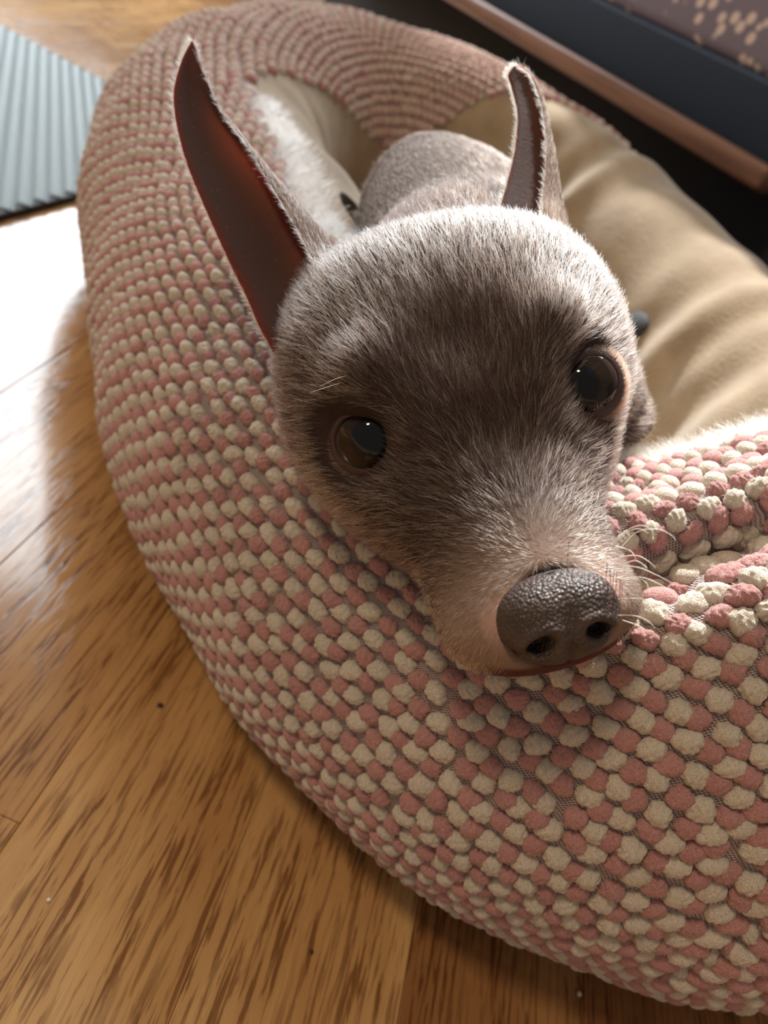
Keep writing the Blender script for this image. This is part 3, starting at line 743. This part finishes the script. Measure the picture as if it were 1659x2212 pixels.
def make_fur(me, AV, MK, root, body):
    me.calc_loop_triangles(); nt = len(me.loop_triangles)
    tri = np.empty(nt*3, int); me.loop_triangles.foreach_get('vertices', tri); tri = tri.reshape(-1, 3)
    vn = np.empty(len(me.vertices)*3); me.vertices.foreach_get('normal', vn); vn = vn.reshape(-1, 3)
    a, b, c = AV[tri[:, 0]], AV[tri[:, 1]], AV[tri[:, 2]]
    area = 0.5*np.linalg.norm(np.cross(b-a, c-a), axis=1); ctr = (a+b+c)/3; q = Hinv(ctr); mk = MK[tri].mean(1)
    x, y, z = q.T
    ishead = (np.linalg.norm(q-[0, -15, -8], axis=1) < 90) & (mk < 0.1)
    dens = np.where(ishead, 1.0, 0.15)
    dens = np.where((mk > 0.7), 0.10, dens); dens = np.where((mk > 0.2) & (mk <= 0.7), 0.8, dens)
    dens *= np.where(z < -46, 0.3, 1.0)
    for ec, ea, inner, up in EF:
        d = q-ec; r = np.linalg.norm(d, axis=1); ang = np.degrees(np.arccos(np.clip((d@ea)/r, -1, 1)))
        dens *= np.where(r < 15.5, sstep(52, 60, ang), 1)
    dn = q-np.array([0, 60, -13]); rn = np.sqrt((dn[:, 0]/15.5)**2+(dn[:, 1]/11)**2+(dn[:, 2]/13)**2)
    dens *= sstep(0.95, 1.12, rn)
    dens *= 1-0.65*sstep(1.7, 1.1, rn)
    dens *= 1-0.85*np.maximum(sstep(-25, -28, z)*sstep(36, 46, y), sstep(-20.5, -23, z)*sstep(44, 50, y)*sstep(19, 15, np.abs(x)))
    w = area*dens; N = 165000
    f = rng.choice(nt, N, p=w/w.sum())
    r1, r2 = rng.random(N), rng.random(N); s1 = np.sqrt(r1); b0, b1, b2 = 1-s1, s1*(1-r2), s1*r2
    pos = a[f]*b0[:, None]+b[f]*b1[:, None]+c[f]*b2[:, None]
    nn = nrm(vn[tri[f, 0]]*b0[:, None]+vn[tri[f, 1]]*b1[:, None]+vn[tri[f, 2]]*b2[:, None])
    q = Hinv(pos); x, y, z = q.T; mkf = mk[f]; ear = mkf > 0.2
    head = ishead[f]
    # growth direction: away from the nose, swept back and down the cheeks
    away = q-np.array([0, 46, 4.0]); away = nrm(away); away[:, 2] -= 0.25*sstep(25, 45, np.abs(x))
    # brows sweep outwards and up
    dloc = away.copy()
    dirw = dloc@HM.T
    tip_l = nrm(P(415, 88, .26)-P(640, 640, .22)); tip_r = nrm(P(1112, 142, .26)-P(1180, 500, .23))
    eidx = np.where(ear & (x < 0)); dirw[eidx] = tip_l; eidx = np.where(ear & (x >= 0)); dirw[eidx] = tip_r
    bidx = ~head & ~ear; bd = nrm(P(900, 420, .42)-P(1350, 800, .30)); dirw[bidx] = bd
    tang = dirw-nn*(dirw*nn).sum(1)[:, None]; tang = nrm(tang)
    side = np.cross(nn, tang)
    jit = fnoise(q*0.35, 11)*0.35+fnoise(q*0.9, 12)*0.3+rng.normal(0, 0.17, N)
    tang = nrm(tang+side*jit[:, None])
    lift = np.radians(np.where(head, 29, 18))*(1+0.3*rng.normal(size=N))
    L = np.where(head, 5.6, 5.0)
    mzl = sstep(18, 40, y)
    L = L*(1-0.52*mzl*head)
    L = np.where(ear, np.where(mkf > 0.7, 1.5, 3.2), L); L = L*rng.uniform(0.6, 1.25, N)*0.001
    # tufts of longer hair at the ear bases
    for ex in (P(690, 575, .219), P(1235, 500, .232), P(1190, 480, .230)):
        dd = np.linalg.norm(pos-ex, axis=1); L *= 1+0.8*np.exp(-(dd/0.008)**2)
    k = 5; pts = np.zeros((N, k, 3)); t = np.linspace(0, 1, k)
    for i, u in enumerate(t):
        la = lift*(1-0.9*u*0.8)
        if i == 0: pts[:, 0] = pos-nn*0.0003
        else: pts[:, i] = pts[:, i-1]+(tang*np.cos(la)[:, None]+nn*np.sin(la)[:, None])*(L/(k-1))[:, None]
    # colour of the coat, plus sunlight painted on brows and crown
    dark = np.array([0.026, 0.015, 0.012]); mid = np.array([0.078, 0.046, 0.035]); tan = np.array([0.46, 0.33, 0.21]); pale = np.array([0.78, 0.74, 0.67])
    ns = fnoise(q*0.16, 21); ns2 = fnoise(q*0.5, 22)
    pp_ = (0.13+0.07*ns)*sstep(-95, -65, y) # share of pale guard hairs
    brow = np.exp(-(np.linalg.norm(q-[-25, -19, 20], axis=1)/9)**2)+np.exp(-(np.linalg.norm(q-[32, -20, 17], axis=1)/15)**2)
    crown = sstep(-18, -42, y)*sstep(5, 25, z)*sstep(-78, -58, y)
    centre = np.exp(-((x/15)**2+((y+6)/16)**2+((z-20)/14)**2))
    pp_ = pp_+0.85*brow*(0.75+0.25*ns2)+0.42*crown-0.22*centre+0.35*sstep(38, 52, y)*sstep(-20, -5, z)+0.25*mzl  # brow and crown add painted sunlight to the grizzling, centre takes painted shade
    tanw = 0.10+0.55*sstep(20, 42, y)+0.35*sstep(28, 42, np.abs(x))*sstep(-50, -5, y)*sstep(10, -10, z)+0.15*ns2
    u = rng.random(N); colr = np.where((u < np.clip(pp_, 0.02, 0.9))[:, None], pale, np.where((rng.random(N) < np.clip(tanw, 0, 0.9))[:, None], tan, np.where(rng.random(N)[:, None] < 0.45, mid, dark)))
    colr = np.where(ear[:, None], np.where(rng.random(N)[:, None] < 0.45, tan, mid), colr)
    bodyc = np.where(rng.random(N)[:, None] < 0.10, np.array([0.20, 0.15, 0.12]), np.where(rng.random(N)[:, None] < 0.5, dark, np.array([0.14, 0.085, 0.06])))
    colr = np.where(bidx[:, None], bodyc, colr)
    colr = np.clip(colr*rng.uniform(0.75, 1.25, (N, 1)), 0.01, 0.95)
    rad = np.where(head, 0.000048, 0.00006)*rng.uniform(0.8, 1.2, N); rad = np.where(ear, 0.00004, rad); rad = np.where(mzl > 0.5, 0.00004, rad); rad = rad*np.where(colr.mean(1) > 0.4, 1.35, 0.92)
    ep, ed, el_ = [], [], []
    for (Ve, Fe, mke, S_, N_) in (EAR_L, EAR_R):
        nu = S_.shape[0]
        for jj, kk in ((0, 1), (-1, -2)):
            e_ = S_[2:, jj]; ou = nrm(S_[2:, jj]-S_[2:, kk]); al = nrm(np.gradient(e_, axis=0))
            m_ = 1000; u_ = rng.uniform(0, len(e_)-1.001, m_); i0 = u_.astype(int); f_ = (u_-i0)[:, None]
            ep.append(e_[i0]*(1-f_)+e_[i0+1]*f_); ed.append(nrm(ou[i0]*0.75+al[i0]*0.9+rng.normal(0, .25, (m_, 3)))); el_.append(rng.uniform(.0009, .0028, m_))
    ep, ed, el_ = np.concatenate(ep), np.concatenate(ed), np.concatenate(el_); nE = len(ep)
    epts = np.stack([ep+ed*(el_*u_)[:, None] for u_ in np.linspace(0, 1, k)], 1)
    pts = np.concatenate([pts, epts]); colr = np.concatenate([colr, np.tile(np.array([0.66, 0.52, 0.34]), (nE, 1))*rng.uniform(.7, 1.2, (nE, 1))]); rad = np.concatenate([rad, np.full(nE, 0.00004)])
    o = make_strands('fur', pos, pts, colr, rad, M_HAIR, body, 'short chocolate-brown coat grizzled with pale hairs'); o['kind'] = 'stuff'

def make_eyes(root):
    for (sgn, front), (c, a, inner, up) in zip(EYES, EF):
        cw = H(c); aw = nrm(a@HM.T)
        gaze = nrm(CAM-cw+cam_dir(-0.0, 0, 0)); 
        # eyeball: sphere with corneal bulge around the gaze axis
        g1 = nrm(np.cross(gaze, HZ)); g2 = np.cross(g1, gaze); NR, NA = 48, 48; V = []
        R = EYE_R*0.001
        for i in range(NR):
            th = math.pi*i/(NR-1); bul = R*(1+0.055*math.exp(-(math.degrees(th)/30)**4))
            for j in range(NA):
                p = 2*math.pi*j/NA; V.append(bul*(gaze*math.cos(th)+math.sin(th)*(g1*math.cos(p)+g2*math.sin(p))))
        me = mesh_from('eye', np.array(V), grid_faces(NR, NA, wrap_v=True))
        th = np.repeat(np.degrees(np.pi*np.arange(NR)/(NR-1)), NA); pa = np.tile(np.arange(NA)/NA*2*np.pi, NR)
        colr = np.zeros((NR*NA, 3)); pup = np.array([0.003, 0.005, 0.008]); iris = np.array([0.024, 0.012, 0.007]); limb = np.array([0.012, 0.007, 0.006]); scl = np.array([0.035, 0.022, 0.02])
        f1 = sstep(26, 30, th)[:, None]; f2 = sstep(41, 47, th)[:, None]; f3 = sstep(50, 56, th)[:, None]
        ir = iris*(0.8+0.35*np.sin(pa*37)*np.sin(pa*11+1))[:, None]
        colr = pup*(1-f1)+ir*f1; colr = colr*(1-f2)+limb*f2; colr = colr*(1-f3)+scl*f3
        set_col(me, 'iris', colr)
        t = NT('dog_eye'); at = t.n('ShaderNodeAttribute', attribute_name='iris'); t.l(at.outputs['Color'], t.b.inputs['Base Color'])
        t.set(Roughness=0.02, Specular_IOR_Level=0.32)
        o = link('eye', me, t.m, root); o.location = Vector(cw)
        o['label'] = 'glossy dark brown eye'
        # eyelids: rolled rim round an almond opening, blending into the face
        NA2 = 96; rings = [(-1.5, EYE_R-1.0), (0.0, EYE_R+0.05), (1.5, EYE_R+0.3), (4, EYE_R+0.55), (8, EYE_R+0.85), (12, EYE_R+1.1), (17, EYE_R+1.3), (22, EYE_R+1.1), (27, EYE_R+0.2), (32, EYE_R-1.4)]
        V = []; 
        for dr, rr in rings:
            for k in range(NA2):
                al = 2*math.pi*k/NA2; ca, sa = math.cos(al), math.sin(al)
                rho = 42.0+13*max(ca, 0)**4+3.0*max(-ca, 0)**2-(6.0 if sa > 0 else 3.0)*abs(sa)**2
                rho += dr
                rho = math.radians(rho)
                V.append(c+rr*(a*math.cos(rho)+math.sin(rho)*(inner*ca+up*sa)))
        me = mesh_from('eyelid', H(np.array(V)), grid_faces(len(rings), NA2, wrap_v=True))
        kr = np.repeat(np.arange(len(rings)), NA2)
        cc = np.where((kr < 2)[:, None], np.array([0.012, 0.007, 0.007]), np.where((kr < 6)[:, None], np.array([0.042, 0.018, 0.016]), np.array([0.036, 0.019, 0.016])))
        set_col(me, 'skin', cc)
        t = NT('eyelid_skin'); at = t.n('ShaderNodeAttribute', attribute_name='skin'); t.l(at.outputs['Color'], t.b.inputs['Base Color']); t.set(Roughness=0.42)
        tc = t.n('ShaderNodeTexCoord'); nz = t.n('ShaderNodeTexNoise', i_Scale=1500.0, i_Detail=3.0); t.l(tc.outputs['Object'], nz.inputs[0]); t.bump(nz.outputs[0], 0.35, 0.0005)
        lo = link('eyelid', me, t.m, root); lo['label'] = 'bare dark brown eyelid rim'
        # fine hairs on the outer lid
        n = 5000; al = rng.uniform(0, 2*np.pi, n); rh = np.radians(50+13*np.maximum(np.cos(al), 0)**4-3*np.abs(np.sin(al))+rng.uniform(2, 22, n)); rr = EYE_R+1.2
        q = c+rr*(a*np.cos(rh)[:, None]+np.sin(rh)[:, None]*(inner*np.cos(al)[:, None]+up*np.sin(al)[:, None]))
        nn = nrm(q-c); aw2 = nrm(q-np.array([0, 46, 4.0])); tg = nrm(aw2-nn*(aw2*nn).sum(1)[:, None]); tg = nrm(tg+np.cross(nn, tg)*rng.normal(0, .2, n)[:, None])
        L = rng.uniform(1.6, 3.6, n); pts = np.stack([q-nn*0.3+tg*(L*u*0.95)[:, None]+nn*(L*0.42*math.sin(u*1.6))[:, None] for u in (0, .33, .66, 1)], 1)
        cl = np.where(rng.random(n)[:, None] < 0.16, np.array([0.55, 0.45, 0.36]), np.array([0.15, 0.08, 0.055]))*rng.uniform(.7, 1.3, (n, 1))
        ho = make_strands('lid_hair', None, H(pts.reshape(-1, 3)).reshape(n, 4, 3), cl, np.full(n, 0.000038), M_HAIR, lo); ho['kind'] = 'stuff'

def make_nose(root):
    NU, NV = 120, 90; V = []; c0 = np.array([0, 54.5, -12.5]); N = []
    for i in range(NV):
        v = -math.pi/2+math.pi*i/(NV-1)
        for j in range(NU):
            u = 2*math.pi*j/NU
            cu, su, cv, sv = math.cos(u), math.sin(u), math.cos(v), math.sin(v)
            f = lambda t, e: math.copysign(abs(t)**e, t)
            x = 14.2*f(cv, .85)*f(cu, .9); y = 9.0*f(cv, .85)*f(su, .9); z = 10.8*f(sv, .85)
            # narrower below, flatter top that slopes back
            k = 1-0.30*max(0, -z/10.2)**1.3; x *= k
            y += -1.8*max(0, -z/10.2)**2
            V.append((x, y, z))
    V = np.array(V)
    nos = np.zeros(len(V))
    for sg in (-1, 1):
        c = np.array([sg*6.6, 8.0, -2.2]); d = V-c
        # comma-shaped nostril
        e = np.sqrt((d[:, 0]/2.9)**2+((d[:, 2]+0.25*sg*d[:, 0])/2.3)**2); front = V[:, 1] > 0
        nos += np.where(front, np.exp(-(e/0.85)**6), 0)
        V[:, 1] -= np.where(front, 5.0*np.exp(-(e/0.95)**4), 0)
        V[:, 1] += np.where(front, 0.9*np.exp(-((e-1.7)/0.6)**2), 0)
        # slit running outwards
        d2 = V-np.array([sg*10.6, 6, -4.0]); V[:, 0] -= sg*1.6*np.exp(-((d2[:, 2]-0.2*sg*d2[:, 0])/1.0)**2-(d2[:, 0]/3.2)**2)*(V[:, 1] > 0)
    V[:, 1] -= np.where(V[:, 1] > 0, 1.1*np.exp(-(V[:, 0]/0.6)**2)*sstep(-1, -5, V[:, 2]), 0)
    V[:, 1] -= np.where(V[:, 1] > 0, 0.6*np.exp(-(V[:, 0]/2.5)**2), 0)
    ct, st_ = math.cos(math.radians(30)), math.sin(math.radians(30))     # the leather is tipped up
    V = np.c_[V[:, 0], V[:, 1]*ct-V[:, 2]*st_, V[:, 1]*st_+V[:, 2]*ct]
    me = mesh_from('nose', H(V+c0), grid_faces(NV, NU, wrap_v=True))
    a_ = me.attributes.new('nostril', 'FLOAT', 'POINT'); a_.data.foreach_set('value', np.clip(nos, 0, 1).astype(np.float32))
    t = NT('nose_leather'); tc = t.n('ShaderNodeTexCoord'); vo = t.n('ShaderNodeTexVoronoi', i_Scale=1150.0); t.l(tc.outputs['Object'], vo.inputs[0])
    nz = t.n('ShaderNodeTexNoise', i_Scale=260.0, i_Detail=3.0); t.l(tc.outputs['Object'], nz.inputs[0])
    at = t.n('ShaderNodeAttribute', attribute_name='nostril')
    t.l(t.mix(at.outputs['Fac'], t.ramp(nz.outputs[0], [(0.3, (0.034, 0.022, 0.019)), (0.7, (0.062, 0.040, 0.034))]), (0.008, 0.005, 0.005)), t.b.inputs['Base Color']); t.set(Roughness=0.46, Specular_IOR_Level=0.5)
    t.bump(vo.outputs['Distance'], 0.7, -0.0006)
    link('nose', me, t.m, root)['label'] = 'moist brown nose leather with two nostrils'

def make_whiskers(root):
    mw = plain('white_whisker', (0.92, 0.90, 0.86), 0.3); mdk = plain('dark_whisker', (0.03, 0.018, 0.014), 0.4)
    def wh(pts, mat, r=0.00014):
        c = cr([P(pts[0][0], pts[0][1], pts[0][2]+0.006)]+[P(*p) for p in pts[1:]], 14); k = 6; V = []
        for i in range(14):
            T = nrm(c[min(i+1, 13)]-c[max(i-1, 0)]); a = nrm(np.cross(T, Fv)); b = np.cross(a, T); rr = r*(1-0.8*i/13)
            for j in range(k): V.append(c[i]+rr*(a*math.cos(j/k*6.2832)+b*math.sin(j/k*6.2832)))
        me = mesh_from('whisker', np.array(V), grid_faces(14, k, wrap_v=True)+[tuple(range(k)), tuple(13*k+j for j in range(k))]); link('whisker', me, mat, root)
    D = 0.168
    for pts in ([(1325, 1170, .172), (1355, 1145, .168), (1385, 1135, .165), (1408, 1145, .163), (1411, 1165, .162)],
                [(1325, 1176, .172), (1350, 1152, .168), (1380, 1142, .165), (1400, 1152, .163)],
                [(1340, 1185, .172), (1375, 1150, .167), (1420, 1143, .163), (1450, 1156, .161), (1460, 1168, .16)],
                [(1330, 1180, .172), (1362, 1190, .168), (1374, 1210, .166)],
                [(1340, 1203, .172), (1375, 1200, .167), (1400, 1212, .164), (1416, 1226, .163)],
                [(1340, 1222, .17), (1370, 1211, .166), (1390, 1220, .164), (1398, 1228, .163)],
                [(1315, 1228, .171), (1370, 1224, .165), (1420, 1243, .161), (1455, 1262, .159)],
                [(1340, 1252, .17), (1385, 1247, .164), (1430, 1265, .161), (1460, 1288, .159)],
                [(1345, 1255, .17), (1380, 1250, .165), (1398, 1262, .163), (1400, 1278, .162)],
                [(1330, 1295, .168), (1380, 1293, .163), (1410, 1302, .161), (1440, 1313, .159)],
                [(1320, 1330, .166), (1370, 1330, .162), (1400, 1342, .16), (1415, 1358, .159)],
                [(1345, 1340, .166), (1380, 1352, .162), (1400, 1366, .16)],
                [(1240, 1130, .172), (1280, 1118, .168), (1330, 1117, .165)]): wh(pts, mw)
    for pts in ([(930, 1265, .176), (905, 1248, .171), (885, 1238, .168)], [(935, 1310, .172), (915, 1306, .168), (900, 1312, .166)],
                [(945, 1340, .17), (925, 1338, .166), (908, 1350, .164)], [(942, 1370, .169), (938, 1385, .166), (945, 1402, .164), (952, 1410, .163)]): wh(pts, mdk, 0.00009)
    for pts in ([(760, 820, .196), (720, 832, .19), (670, 848, .186)], [(770, 812, .196), (735, 815, .19), (690, 835, .187)],
                [(1225, 668, .203), (1265, 648, .197), (1340, 637, .193)], [(1232, 690, .203), (1275, 686, .197), (1330, 668, .194)], [(1250, 700, .203), (1290, 690, .198), (1310, 680, .195)]): wh(pts, mw)
    # small bare wart on the lip
    bm = bmesh.new(); bmesh.ops.create_icosphere(bm, subdivisions=3, radius=0.0010); bmesh.ops.scale(bm, vec=(1.3, 0.9, 0.8), verts=bm.verts)
    me = bpy.data.meshes.new('wart'); bm.to_mesh(me); bm.free(); me.polygons.foreach_set('use_smooth', [True]*len(me.polygons))
    o = link('wart', me, plain('wart_skin', (0.14, 0.05, 0.045), 0.5), root); o.location = Vector(P(958, 1366, .1852)); o['label'] = 'small dark red wart on the lip'
make_dog()

# ------------------------------------------------------------------ crumbs on the floor
def fl(x, y):
    v = Fv+Rv*(x-CX)/F_PX-Uv*(y-CY)/F_PX; return CAM+v*(-CAM_H/v[2])
for (x, y, r, c, lab) in ((345, 1525, 0.0013, (0.05, 0.02, 0.012), 'round dark brown crumb alone on the floor between the bed and the bright window reflection'),
                          (672, 2057, 0.0008, (0.05, 0.02, 0.012), 'tiny dark flat crumb on the light plank beside the dark plank'),
                          (105, 1945, 0.0006, (0.8, 0.78, 0.72), 'tiny white speck on the light plank below the plank end joint'),
                          (1250, 2148, 0.0011, (0.75, 0.62, 0.45), 'small pale crumb on the darkest plank beside the dog bed')):
    bm = bmesh.new(); bmesh.ops.create_icosphere(bm, subdivisions=2, radius=r)
    for v in bm.verts: v.co *= 1+random.uniform(-.2, .2); v.co.z *= 0.6
    me = bpy.data.meshes.new('crumb'); bm.to_mesh(me); bm.free()
    p = fl(x, y); o = link('crumb', me, plain('crumb', c, 0.7)); o.location = (p[0], p[1], r*0.5); tag(o, lab, 'crumb')
